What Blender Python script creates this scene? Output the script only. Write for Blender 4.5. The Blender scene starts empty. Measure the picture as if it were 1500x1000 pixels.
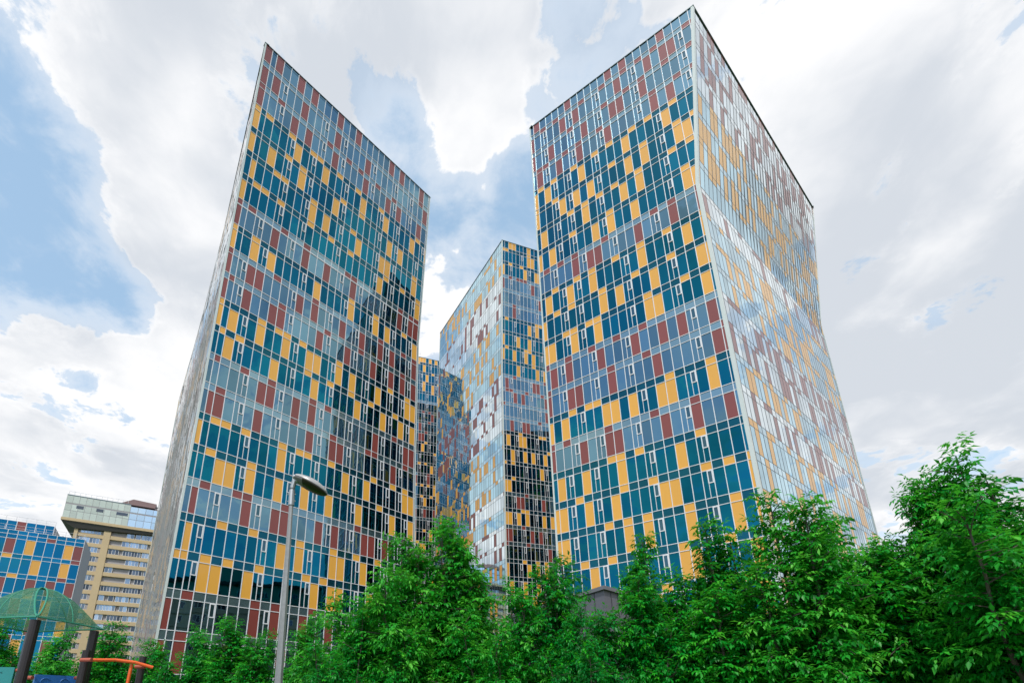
import bpy, bmesh, math, random
import numpy as np
from mathutils import Vector, Matrix
R = math.radians
scn = bpy.context.scene
col = scn.collection

# ---------------------------------------------------------------- camera (wide shift lens)
ROLL = math.atan(-0.01707)
PITCH = R(16.643)
FPX, PPX, PPY = 704.06, 705.20, 834.95          # focal length and principal point on a 1500 x 1000 frame
CAM = np.array([0, 0, 1.6])
_u = np.array([math.cos(ROLL), math.sin(ROLL)])
_n = np.array([-math.sin(ROLL), math.cos(ROLL)])
_fw = np.array([0, math.cos(PITCH), math.sin(PITCH)])
_up = np.array([0, -math.sin(PITCH), math.cos(PITCH)])
_rt = np.array([1.0, 0, 0])
cx = math.cos(ROLL) * _rt + math.sin(ROLL) * _up
cy = -math.sin(ROLL) * _rt + math.cos(ROLL) * _up
cam = bpy.data.cameras.new('camera')
cam.sensor_width = 36
cam.lens = FPX / 1500 * 36
cam.shift_x = (750 - PPX) / 1500
cam.shift_y = (PPY - 500) / 1500
cam.clip_end = 3000
camo = bpy.data.objects.new('camera', cam)
col.objects.link(camo)
camo.matrix_world = Matrix(((cx[0], cy[0], -_fw[0], CAM[0]), (cx[1], cy[1], -_fw[1], CAM[1]), (cx[2], cy[2], -_fw[2], CAM[2]), (0, 0, 0, 1)))
scn.camera = camo


def ray(p):
    d = np.array(p, float) - np.array([PPX, PPY])
    return (d @ _u) * _rt - (d @ _n) * _up + FPX * _fw


def aty(p, Y):
    r = ray(p)
    return CAM + r * (Y / r[1])


def proj(P):
    d = np.array(P, float) - CAM
    x, y, z = d @ _rt, -(d @ _up), max(1e-3, d @ _fw)
    return np.array([PPX, PPY]) + (FPX * x / z) * _u + (FPX * y / z) * _n


# ---------------------------------------------------------------- sky, sun, exposure
SUN_EL, SUN_AZ = R(56), R(262)                   # azimuth counted from +x towards +y: behind the camera, a little left
world = bpy.data.worlds.new('World')
scn.world = world
world.use_nodes = True
nt = world.node_tree
nt.nodes.clear()


class NT:
    """tiny node-graph helper"""
    def __init__(s, tree): s.t = tree
    def n(s, typ, ins=None, **kw):
        nd = s.t.nodes.new(typ)
        for k, v in kw.items(): setattr(nd, k, v)
        for k, v in (ins or {}).items():
            if isinstance(v, bpy.types.NodeSocket): s.t.links.new(v, nd.inputs[k])
            else: nd.inputs[k].default_value = v
        return nd
    def m(s, op, a, b=0.0, c=None):
        nd = s.n('ShaderNodeMath', operation=op)
        for i, v in enumerate((a, b) if c is None else (a, b, c)):
            if isinstance(v, bpy.types.NodeSocket): s.t.links.new(v, nd.inputs[i])
            else: nd.inputs[i].default_value = v
        return nd.outputs[0]
    def sm(s, x, lo, hi):
        nd = s.n('ShaderNodeMapRange', {'Value': x, 'From Min': lo, 'From Max': hi, 'To Min': 0.0, 'To Max': 1.0}, interpolation_type='SMOOTHSTEP')
        return nd.outputs[0]
    def mix(s, f, a, b):
        nd = s.n('ShaderNodeMix', data_type='RGBA')
        for i, v in ((0, f), (6, a), (7, b)):
            if isinstance(v, bpy.types.NodeSocket): s.t.links.new(v, nd.inputs[i])
            else: nd.inputs[i].default_value = v
        return nd.outputs[2]


g = NT(nt)
sky = g.n('ShaderNodeTexSky', sky_type='NISHITA', sun_disc=False, sun_elevation=SUN_EL, sun_rotation=math.pi / 2 - SUN_AZ, air_density=1.0, dust_density=1.2, ozone_density=1.4)
tc = g.n('ShaderNodeTexCoord')
dirv = tc.outputs['Generated']
sep = g.n('ShaderNodeSeparateXYZ', {0: dirv})
den = g.m('ADD', g.m('MAXIMUM', sep.outputs[2], 0.0), 0.16)
pl = g.n('ShaderNodeCombineXYZ', {0: g.m('DIVIDE', sep.outputs[0], den), 1: g.m('DIVIDE', sep.outputs[1], den), 2: 0.3}).outputs[0]
wpv = g.n('ShaderNodeTexNoise', {'Vector': pl, 'Scale': 2.4, 'Detail': 3.0}).outputs[1]
plw = g.n('ShaderNodeVectorMath', {0: g.n('ShaderNodeVectorMath', {0: wpv, 1: (.5, .5, .5)}, operation='SUBTRACT').outputs[0], 'Scale': .22}, operation='SCALE').outputs[0]
plw = g.n('ShaderNodeVectorMath', {0: pl, 1: plw}, operation='ADD').outputs[0]
n1 = g.n('ShaderNodeTexNoise', {'Vector': plw, 'Scale': 4.2, 'Detail': 10.0, 'Roughness': 0.60}).outputs[0]
n2 = g.n('ShaderNodeTexNoise', {'Vector': pl, 'Scale': 1.5, 'Detail': 3.0, 'Roughness': 0.5}).outputs[0]
# places in the sky where clouds stand (positive) or where it stays open (negative)
BLOBS = [((330, 60), .26, .26), ((480, 130), .16, .24), ((150, 130), .2, .14), ((205, 290), .08, .52), ((300, 350), .10, .40), ((60, 640), .13, .42), ((190, 540), .10, .46), ((250, 440), .05, .3), ((60, 720), .15, .36), ((150, 640), .14, .36),
         ((705, 90), .085, .50), ((692, 220), .075, .56), ((670, 0), .10, .30), ((640, 430), .10, .28), ((1250, 110), .30, .36), ((1440, 130), .30, .34), ((1110, 90), .14, .24),
         ((1330, 590), .32, .56), ((1440, 480), .32, .5), ((1300, 330), .3, .50), ((1480, 330), .32, .5), ((1390, 430), .22, .22), ((1290, 270), .12, .2), ((1440, 620), .2, .15), ((900, 60), .16, .06), ((1260, 220), .16, .16),
         ((40, 330), .15, -.52), ((70, 440), .11, -.50), ((205, 435), .05, -.55), ((130, 420), .07, -.3), ((105, 245), .08, -.3), ((600, 110), .075, -.55), ((590, 270), .09, -.50), ((745, 330), .09, -.42), ((775, 230), .06, -.35), ((30, 190), .12, -.25)]
BLOBS = [(tuple(ray(a) / np.linalg.norm(ray(a))), r_, w) for a, r_, w in BLOBS]
for az, el, rad, w in ((25, 34, .5, .55), (15, 50, .4, .4), (28, 16, .3, .4), (150, 38, .45, .5), (138, 24, .3, .35), (160, 60, .25, .2), (-15, 50, .22, -.1), (215, 52, .4, -.2), (255, 45, .4, -.14), (222, 22, .16, .62), (212, 27, .09, .5), (234, 46, .08, .6), (-26, 34, .2, .26)):
    BLOBS.append(((math.cos(R(az)) * math.cos(R(el)), math.sin(R(az)) * math.cos(R(el)), math.sin(R(el))), rad, w))
acc = None
for (b, rad, w) in BLOBS:
    dp = g.n('ShaderNodeVectorMath', {0: dirv, 1: tuple(b)}, operation='DOT_PRODUCT').outputs['Value']
    s = g.m('MULTIPLY', g.sm(dp, math.cos(rad * 1.5), math.cos(rad * .1)), w)
    acc = s if acc is None else g.m('ADD', acc, s)
acc = g.m('MULTIPLY', g.m('MINIMUM', acc, .66), .86)
n4 = g.n('ShaderNodeTexNoise', {'Vector': plw, 'Scale': 12.0, 'Detail': 7.0, 'Roughness': 0.62}).outputs[0]
acc = g.m('ADD', acc, g.m('MULTIPLY', g.m('SUBTRACT', n4, .5), 1.0))
fld = g.m('ADD', g.m('ADD', g.m('ADD', g.m('MULTIPLY', g.m('SUBTRACT', n1, .5), 2.7), g.m('MULTIPLY', g.m('SUBTRACT', n2, .5), .7)), acc), -.17)
dens = g.sm(fld, -.02, .20)
n3 = g.n('ShaderNodeTexNoise', {'Vector': g.n('ShaderNodeVectorMath', {0: plw, 1: (.05, .09, .0)}, operation='ADD').outputs[0], 'Scale': 3.2, 'Detail': 7.0, 'Roughness': 0.52}).outputs[0]
veil = g.m('MULTIPLY', g.sm(g.m('ADD', fld, g.m('MULTIPLY', g.m('SUBTRACT', n3, .5), 1.1)), -.62, .16), .50)
dens = g.m('MAXIMUM', dens, veil)
gacc = None
for px, rad, w in (((1290, 330), .22, .22), ((1430, 450), .3, .16), ((1370, 560), .2, .12), ((300, 110), .22, .12), ((150, 60), .2, .12), ((420, 180), .1, .08), ((1460, 700), .2, .1), ((230, 330), .1, .06), ((60, 620), .12, .08)):
    b = ray(px) / np.linalg.norm(ray(px))
    dp = g.n('ShaderNodeVectorMath', {0: dirv, 1: tuple(b)}, operation='DOT_PRODUCT').outputs['Value']
    q_ = g.m('MULTIPLY', g.sm(dp, math.cos(rad * 1.5), math.cos(rad * .1)), w)
    gacc = q_ if gacc is None else g.m('ADD', gacc, q_)
thick = g.sm(g.m('ADD', g.m('MULTIPLY', gacc, .50), g.m('ADD', g.m('MULTIPLY', g.m('MINIMUM', fld, .34), .36), g.m('MULTIPLY', g.m('SUBTRACT', n3, .5), 1.25))), .0, .40)
cc = g.mix(thick, (1.04, 1.04, 1.05, 1), (.68, .725, .79, 1))
skyc = g.n('ShaderNodeVectorMath', {0: sky.outputs[0], 'Scale': .19}, operation='SCALE').outputs[0]
haze = g.sm(sep.outputs[2], .60, .0)
front = g.sm(sep.outputs[1], -.35, .45)                 # the air is milkier ahead, clear and deep blue behind
skyc = g.mix(g.m('ADD', g.m('MULTIPLY', haze, .35), g.m('ADD', g.m('MULTIPLY', front, .43), .10)), skyc, (.54, .80, 1.04, 1))
fin = g.mix(dens, skyc, cc)
bg = g.n('ShaderNodeBackground', {'Color': fin, 'Strength': 1.0})
wo = g.n('ShaderNodeOutputWorld', {0: bg.outputs[0]})

sl = bpy.data.lights.new('sun', 'SUN')
sl.energy, sl.angle, sl.color = 3.0, R(.53), (1.0, .955, .89)
so = bpy.data.objects.new('sun', sl)
col.objects.link(so)
sd = Vector((math.cos(SUN_EL) * math.cos(SUN_AZ), math.cos(SUN_EL) * math.sin(SUN_AZ), math.sin(SUN_EL)))
so.rotation_euler = sd.to_track_quat('Z', 'Y').to_euler()
so.location = (0, 0, 200)
vs = scn.view_settings
vs.view_transform, vs.look, vs.exposure, vs.gamma, vs.use_curve_mapping = 'Standard', 'None', 0.0, 1.0, False
scn.cycles.max_bounces = 8
scn.cycles.caustics_reflective = False
scn.cycles.transparent_max_bounces = 12

# ---------------------------------------------------------------- materials
MATS = {}


def mat(name, base, rough=.6, metal=0., spec=.5, var=0., attr=None, bump=None, noise=None, ior=1.5, coat=0., trans=0.):
    if name in MATS: return MATS[name]
    m = bpy.data.materials.new(name)
    m.use_nodes = True
    t = m.node_tree
    t.nodes.clear()
    q = NT(t)
    c = tuple(base) + (1,)
    colr = c
    if attr:
        at = q.n('ShaderNodeAttribute', attribute_name=attr)
        k = q.m('ADD', q.m('MULTIPLY', at.outputs['Fac'], 2 * var), 1 - var)
        colr = q.n('ShaderNodeVectorMath', {0: tuple(base), 'Scale': k}, operation='SCALE').outputs[0]
    if noise:
        sc, amt = noise[:2]
        co = q.n('ShaderNodeTexCoord').outputs['Object']
        nz = q.n('ShaderNodeTexNoise', {'Vector': co, 'Scale': sc, 'Detail': 6.0, 'Roughness': .65}).outputs[0]
        k = q.m('ADD', q.m('MULTIPLY', q.m('SUBTRACT', nz, .5), amt), 1.0)
        src = colr if isinstance(colr, bpy.types.NodeSocket) else tuple(base)
        colr = q.n('ShaderNodeVectorMath', {0: src, 'Scale': k}, operation='SCALE').outputs[0]
    ins = {'Base Color': colr, 'Roughness': rough, 'Metallic': metal, 'IOR': ior, 'Specular IOR Level': spec, 'Coat Weight': coat}
    b = q.n('ShaderNodeBsdfPrincipled', ins)
    if bump:
        co = q.n('ShaderNodeTexCoord').outputs['Object']
        nz = q.n('ShaderNodeTexNoise', {'Vector': co, 'Scale': bump[0], 'Detail': 3.0}).outputs[0]
        bp = q.n('ShaderNodeBump', {'Height': nz, 'Strength': bump[1], 'Distance': bump[2]})
        t.links.new(bp.outputs[0], b.inputs['Normal'])
    q.n('ShaderNodeOutputMaterial', {0: b.outputs[0]})
    MATS[name] = m
    return m


GL = {'rough': .015, 'metal': 1.0, 'attr': 'pv'}
WAV = (.55, .35, .012)
M_TT = mat('teal mirror glass', (.006, .130, .195), var=.24, bump=WAV, **GL)
M_TS = mat('teal spandrel glass', (.010, .10, .14), rough=.06, metal=.9, attr='pv', var=.12, bump=WAV)
M_GT = mat('grey mirror glass', (.125, .25, .315), var=.2, bump=WAV, **GL)
M_GS = mat('grey spandrel glass', (.21, .34, .385), rough=.07, metal=.85, attr='pv', var=.1, bump=WAV)
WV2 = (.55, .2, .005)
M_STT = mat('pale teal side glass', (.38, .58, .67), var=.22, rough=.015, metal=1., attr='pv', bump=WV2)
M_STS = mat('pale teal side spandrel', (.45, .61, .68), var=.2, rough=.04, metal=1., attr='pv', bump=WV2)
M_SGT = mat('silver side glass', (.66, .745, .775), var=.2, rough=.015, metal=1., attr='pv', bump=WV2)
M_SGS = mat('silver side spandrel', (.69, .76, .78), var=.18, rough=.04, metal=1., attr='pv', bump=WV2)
M_DK = mat('dark casement glass', (.06, .14, .18), rough=.05, metal=.9)
M_YE = mat('yellow enamel panel', (.80, .40, .055), rough=.22, attr='pv', var=.05, noise=(.8, .06), ior=1.5, coat=.25)
M_BR = mat('red brown enamel panel', (.235, .052, .042), rough=.22, attr='pv', var=.09, noise=(.8, .08), ior=1.5, coat=.25)
M_MU = mat('white aluminium', (.74, .75, .78), rough=.4, noise=(2, .1))
M_JT = mat('dark glazing joint', (.10, .12, .135), rough=.5)
M_TR = mat('pale corner glass', (.62, .68, .66), rough=.12, spec=.6, noise=(.6, .12))
M_CAP = mat('dark parapet metal', (.13, .19, .20), rough=.4, metal=.5)
M_ROOF = mat('roof felt', (.12, .12, .13), rough=.9, noise=(1, .4))
M_STEEL = mat('galvanised steel', (.42, .44, .45), rough=.45, metal=.75, noise=(9, .35))

# ---------------------------------------------------------------- object helpers
rng = random.Random(7)
NAMES = {}


def empty(name, loc=(0, 0, 0), rz=0.):
    o = bpy.data.objects.new(name, None)
    o.location, o.rotation_euler = loc, (0, 0, rz)
    o.empty_display_size = .5
    col.objects.link(o)
    return o


def tag(o, label=None, cat=None, group=None, kind=None):
    if label: o['label'] = label
    if cat: o['category'] = cat
    if group: o['group'] = group
    if kind: o['kind'] = kind
    return o


class MB:
    """collects polygons in world space and links them as ONE mesh object"""
    def __init__(s): s.v, s.f, s.mi, s.pv = [], [], [], []
    def poly(s, pts, mi=0, pv=.5):
        b = len(s.v)
        s.v += [tuple(map(float, p)) for p in pts]
        s.f.append(tuple(range(b, b + len(pts))))
        s.mi.append(mi); s.pv.append(pv)
    def box8(s, p, mi=0):                        # p: 4 bottom then 4 top, counter clockwise seen from above
        for q in ((3, 2, 1, 0), (4, 5, 6, 7), (0, 1, 5, 4), (1, 2, 6, 5), (2, 3, 7, 6), (3, 0, 4, 7)):
            s.poly([p[i] for i in q], mi)
    def box(s, c, sz, mi=0, rz=0.):
        x, y, z = (v / 2 for v in sz)
        ca, sa = math.cos(rz), math.sin(rz)
        pt = lambda a, b, e: (c[0] + a * ca - b * sa, c[1] + a * sa + b * ca, c[2] + e)
        s.box8([pt(-x, -y, -z), pt(x, -y, -z), pt(x, y, -z), pt(-x, y, -z), pt(-x, -y, z), pt(x, -y, z), pt(x, y, z), pt(-x, y, z)], mi)
    def tube(s, pts, rad, n=10, mi=0, caps=True):
        pts = [Vector(p) for p in pts]
        rad = rad if isinstance(rad, (list, tuple)) else [rad] * len(pts)
        rings, prev = [], None
        for i, p in enumerate(pts):
            d = (pts[min(i + 1, len(pts) - 1)] - pts[max(i - 1, 0)]).normalized()
            if prev is None:
                a = d.orthogonal().normalized()
            else:
                a = (prev - d * prev.dot(d)).normalized()
            prev = a
            b2 = d.cross(a)
            rings.append([p + (a * math.cos(t) + b2 * math.sin(t)) * rad[i] for t in (2 * math.pi * k / n for k in range(n))])
        for i in range(len(rings) - 1):
            for k in range(n):
                k2 = (k + 1) % n
                s.poly([rings[i][k], rings[i][k2], rings[i + 1][k2], rings[i + 1][k]], mi)
        if caps:
            s.poly(rings[0][::-1], mi); s.poly(rings[-1], mi)
    def build(s, name, mats, parent=None, smooth=False):
        me = bpy.data.meshes.new(name)
        off = np.array(parent.matrix_world.translation if parent is not None else (0, 0, 0))
        me.from_pydata([(a[0] - off[0], a[1] - off[1], a[2] - off[2]) for a in s.v], [], s.f)
        for m_ in (mats if isinstance(mats, (list, tuple)) else [mats]): me.materials.append(m_)
        me.polygons.foreach_set('material_index', s.mi)
        at = me.attributes.new('pv', 'FLOAT', 'FACE')
        at.data.foreach_set('value', s.pv)
        if smooth: me.polygons.foreach_set('use_smooth', [True] * len(s.f))
        o = bpy.data.objects.new(name, me)
        col.objects.link(o)
        if parent is not None: o.parent = parent
        return o


# matrix_world of a fresh empty is not evaluated yet: keep the location by hand
class _Root:
    pass


def root(name, loc, label, cat, group=None):
    o = empty(name, loc)
    o.matrix_world = Matrix.Translation(Vector(loc))
    tag(o, label, cat, group)
    return o


def sub_root(o):                                 # a parent mesh whose own origin sits at its parent's origin
    return o


# ---------------------------------------------------------------- ground
def sheet(name, x0, x1, y0, y1, z, m):
    b = MB()
    b.poly([(x0, y0, z), (x1, y0, z), (x1, y1, z), (x0, y1, z)])
    o = b.build(name, m)
    o['kind'] = 'structure'
    return o


M_GRASS = mat('mown grass', (.05, .105, .025), rough=.95, noise=(3, .9), bump=(40, .6, .03))
M_ASPH = mat('asphalt', (.05, .05, .052), rough=.9, noise=(20, .5))
M_PAVE = mat('paving', (.28, .27, .26), rough=.85, noise=(6, .35))
sheet('ground', -1500, 1500, -1500, 1500, 0, M_GRASS)
sheet('path', -16, 16, -3, 5.4, .004, M_PAVE)
sheet('road', -120, 60, 27.5, 30.5, .004, M_ASPH)

# ---------------------------------------------------------------- curtain wall towers
FH = 3.3


def interp(K, k):
    ks = [a[0] for a in K]
    return np.array([np.interp(k, ks, [a[1][i] for a in K]) for i in (0, 1)])


class Tower:
    def __init__(s, name, label, corners, k0, kt, zones, base, mull=M_MU, limit=100, group=None):
        s.c, s.k0, s.kt, s.zones = corners, k0, kt, zones
        s.root = root(name, base, label, 'tower', group)
        s.nfl = int(k0)
        s.items = {'window_pane': [], 'yellow_panel': [], 'brown_panel': [], 'casement_window': []}
        s.mull = MB(); s.joint = MB(); s.cap = MB()
        s.limit = limit
    def z(s, k): return CAM[2] + (s.k0 - k) * FH
    def pt(s, i, j, anchor, u, k, off=0.):
        A, B = interp(s.c[i], k), interp(s.c[j], k)
        d = (B - A) / np.hypot(*(B - A))
        n = np.array([d[1], -d[0]])
        q = (A + d * u if anchor == 'A' else B - d * u) + n * off
        return np.array([q[0], q[1], s.z(k)])
    def W(s, i, j, k): return float(np.hypot(*(interp(s.c[j], k) - interp(s.c[i], k))))
    def add(s, kind, quads, n, mi, pv):
        """quads: list of point lists; visible pixel area of the first decides which become objects of their own"""
        q = quads[0]
        cen = np.mean(q, axis=0)
        area = 0.
        if (CAM - cen) @ n > 0:
            pp = np.array([proj(p) for p in q])
            if 0 < pp[:, 0].mean() < 1500 and 0 < pp[:, 1].mean() < 830:
                x, y = pp[:, 0], pp[:, 1]
                area = abs(np.dot(x, np.roll(y, -1)) - np.dot(y, np.roll(x, -1))) / 2
        s.items[kind].append((area, quads, mi, pv))
    def face(s, i, j, anchor, ub, cells=None, dens=(.2, .17), wins=True, wcols=None, seed=1, kb=None, flush=False):
        """i -> j are corners left and right seen from outside; ub: column lines from the anchor corner"""
        r = random.Random(seed)
        bars = s.joint if flush else s.mull
        pd, hw = ((.010, .032) if flush is True else (.003, .014)) if flush else (.05, .032)
        kb = s.k0 - .35 if kb is None else kb
        A, B = interp(s.c[i], 12), interp(s.c[j], 12)
        d = (B - A) / np.hypot(*(B - A))
        n = np.array([d[1], -d[0], 0.])
        tl_ = .0021 if not flush else (.0014 if flush is True else .0065)
        ncol = len(ub)
        rows = [(s.kt, 1.0, 0, 'T')]
        for f in range(1, int(kb) + 1):
            rows.append((f, f + .235, f, 'S'))
            rows.append((f + .235, min(f + 1., kb), f, 'T'))
        P = lambda u, k, off=0.: s.pt(i, j, anchor, u, k, off)
        wd = {}
        for (ka, kbt, f, st) in rows:
            z_ = s.zones[min(f, len(s.zones) - 1)]
            Wa, Wb = s.W(i, j, ka), s.W(i, j, kbt)
            if cells and f in cells:
                cs = dict((int(t[1:]), t[0]) for t in cells[f][0 if st == 'S' else 1].split())
                if st == 'T': wd = set(int(t) for t in cells[f][2].split())
            else:
                cs = None
                if st == 'T' and f > 0:
                    wd = set()
                    if wins and not flush:
                        st0 = {0: 2, 1: 4, 2: 3, 3: 5}[(f // 2 + seed) % 4]
                        wd = set(range(st0, ncol - 1, 5 if seed % 2 else 6))
            for ci in range(ncol):
                u0 = ub[ci]
                u1 = ub[ci + 1] if ci + 1 < ncol else 1e9
                a0, a1, b0, b1 = min(u0, Wa), min(u1, Wa), min(u0, Wb), min(u1, Wb)
                if a1 - a0 < .01 and b1 - b0 < .01: continue
                name_c = ci if s.colname is None else s.colname(ci)
                if cs is not None: code = cs.get(name_c)
                else: code = (('y' if z_ == 't' else 'b') if (r.random() < dens[0 if st == 'T' else 1] and not (st == 'T' and name_c in wd)) else None)
                off = (.002 if flush else .012) if code else 0.
                q = [P(b0, kbt, off), P(b1, kbt, off), P(a1, ka, off), P(a0, ka, off)]
                if anchor == 'B': q = [q[1], q[0], q[3], q[2]]
                pv = r.random()
                if code:
                    s.add('yellow_panel' if code == 'y' else 'brown_panel', [q], n, 0, pv)
                    continue
                # panes sit a hair out of true, so each one mirrors a slightly different piece of sky
                t1, t2 = r.gauss(0, tl_), r.gauss(0, tl_)
                q = [p + n * e for p, e in zip(q, (-t1 - t2, t1 - t2, t1 + t2, -t1 + t2))]
                isw = st == 'T' and f > 0 and name_c in wd and a1 - a0 > .6
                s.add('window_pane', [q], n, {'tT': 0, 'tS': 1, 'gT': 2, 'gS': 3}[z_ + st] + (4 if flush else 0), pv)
                if isw:
                    s.add('casement_window', [q], n, 0, (q, n))
        # column bars
        ks = [s.kt + .02] + [k for k, _ in s.c[i] if s.kt < k < kb] + [kb]
        ks = sorted(set(ks))
        for ci in range(1, ncol):
            u = ub[ci]
            kk = [k for k in np.linspace(s.kt + .02, kb, 60) if s.W(i, j, k) > u + .12]
            if len(kk) < 2: continue
            k1, k2 = kk[0], kk[-1]
            seq = [k1] + [k for k in ks if k1 + .2 < k < k2 - .2] + [k2]
            for ka, kc in zip(seq[:-1], seq[1:]):
                w = hw
                bot = [P(u - w, kc, -.03), P(u + w, kc, -.03), P(u + w, kc, pd), P(u - w, kc, pd)]
                top = [P(u - w, ka, -.03), P(u + w, ka, -.03), P(u + w, ka, pd), P(u - w, ka, pd)]
                if anchor == 'A': bot, top = bot[::-1], top[::-1]
                bars.box8(bot + top)
        # floor bars
        for (ka, kbt, f, st) in rows[1:]:
            h = (.022 if flush else .030) if not s.heavy.get(ka) or flush else .07
            pf = pd - (.0015 if flush else .004)
            e = h / FH
            Wm = s.W(i, j, ka)
            bot = [P(0, ka + e, pf), P(Wm, ka + e, pf), P(Wm, ka + e, -.03), P(0, ka + e, -.03)]
            top = [P(0, ka - e, pf), P(Wm, ka - e, pf), P(Wm, ka - e, -.03), P(0, ka - e, -.03)]
            if anchor == 'B': bot, top = bot[::-1], top[::-1]
            bars.box8(bot + top)
        # parapet cap
        Wm = s.W(i, j, s.kt)
        bot = [P(-.08, s.kt, .08), P(Wm + .08, s.kt, .08), P(Wm + .08, s.kt, -.4), P(-.08, s.kt, -.4)]
        top = [p + np.array([0, 0, .10]) for p in bot]
        if anchor == 'B': bot, top = bot[::-1], top[::-1]
        s.cap.box8(bot + top)
    colname = None
    jm = None
    heavy = {}
    def corner(s, prev, i, nxt, kb, w=.2):
        K = s.c[i]
        ks = [s.kt] + [k for k, _ in K if s.kt < k < kb] + [kb]
        def prof(k):
            C = interp(K, k)
            d1 = interp(s.c[prev], k) - C; d1 /= np.hypot(*d1)
            d2 = interp(s.c[nxt], k) - C; d2 /= np.hypot(*d2)
            n1 = np.array([-d1[1], d1[0]]); n1 = n1 if n1 @ d2 < 0 else -n1
            n2 = np.array([-d2[1], d2[0]]); n2 = n2 if n2 @ d1 < 0 else -n2
            o = .055
            bis = (n1 + n2) / (1 + n1 @ n2)
            return [np.append(q, s.z(k)) for q in (C + d1 * w, C + d1 * w + n1 * o, C + bis * o, C + d2 * w + n2 * o, C + d2 * w)]
        ps = [prof(k) for k in ks]
        t = MB()
        for a, b in zip(ps[:-1], ps[1:]):
            for e in range(4):
                t.poly([b[e], b[e + 1], a[e + 1], a[e]])
        t.build('corner_trim', M_TR, s.root)
    def finish(s):
        s.mull.build('mullion_grid', M_MU, s.root)
        if s.joint.v: s.joint.build('glazing_joint', s.jm or M_JT, s.root)
        s.cap.build('parapet_cap', M_CAP, s.root)
        b = MB()
        b.poly([np.append(interp(K, s.kt), s.z(s.kt) - .35) for K in s.c])
        b.build('roof', M_ROOF, s.root)
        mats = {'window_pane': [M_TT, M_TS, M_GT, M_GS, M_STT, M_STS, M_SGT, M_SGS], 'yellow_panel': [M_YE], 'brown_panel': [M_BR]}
        for kind, ms in mats.items():
            it = sorted(s.items[kind], key=lambda t: -t[0])
            for (a, quads, mi, pv) in it[:s.limit]:
                b = MB()
                b.poly(quads[0], 0, pv)
                b.build(kind, ms[mi], s.root)
            if it[s.limit:]:
                b = MB()
                for (a, quads, mi, pv) in it[s.limit:]: b.poly(quads[0], mi, pv)
                tag(b.build('glazing' if kind == 'window_pane' else kind, ms, s.root), kind='stuff')
        it = sorted(s.items['casement_window'], key=lambda t: -t[0])
        rest = MB()
        for idx, (a, quads, mi, (q, n)) in enumerate(it):
            fr = MB() if idx < s.limit else rest
            bl, br, tr, tl = q
            def at(x, y, o): return bl + (br - bl) * x + ((tl + (tr - tl) * x) - (bl + (br - bl) * x)) * y + n * o
            wx = np.linalg.norm(br - bl); hy = np.linalg.norm(tl - bl)
            x0, x1, y0, y1 = .45, 1 - .035 / wx, .52, 1 - .03 / hy
            tx, ty = .085 / wx, .085 / hy
            def bar(xa, xb, ya, yb, o=.062):
                f = [at(xa, ya, o), at(xb, ya, o), at(xb, yb, o), at(xa, yb, o)]
                k = [at(xa, ya, 0.), at(xb, ya, 0.), at(xb, yb, 0.), at(xa, yb, 0.)]
                fr.poly(f)
                for e in range(4):
                    e2 = (e + 1) % 4
                    fr.poly([k[e], k[e2], f[e2], f[e]])
            bar(x0, x0 + tx, y0, y1); bar(x1 - tx, x1, y0, y1)
            bar(x0 + tx, x1 - tx, y1 - ty, y1); bar(x0 + tx, x1 - tx, y0, y0 + ty)
            bar(x0 + tx * .2, x0 + tx * .75, .015, y0, .045)
            if idx < s.limit:
                fo = fr.build('casement_window', M_MU, s.root)
                p = MB()
                p.poly([at(x0 + tx, y0 + ty, .02), at(x1 - tx, y0 + ty, .02), at(x1 - tx, y1 - ty, .02), at(x0 + tx, y1 - ty, .02)])
                po = p.build('opening_pane', M_DK, s.root)
                po.parent = fo
            else:
                fr.poly([at(x0 + tx, y0 + ty, .02), at(x1 - tx, y0 + ty, .02), at(x1 - tx, y1 - ty, .02), at(x0 + tx, y1 - ty, .02)], 1)
        if rest.v:
            tag(rest.build('casement_window', [M_MU, M_DK], s.root), kind='stuff')


def cols(n, pitch, first=.5): return [0.] + [first + pitch * i for i in range(n)]


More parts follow.
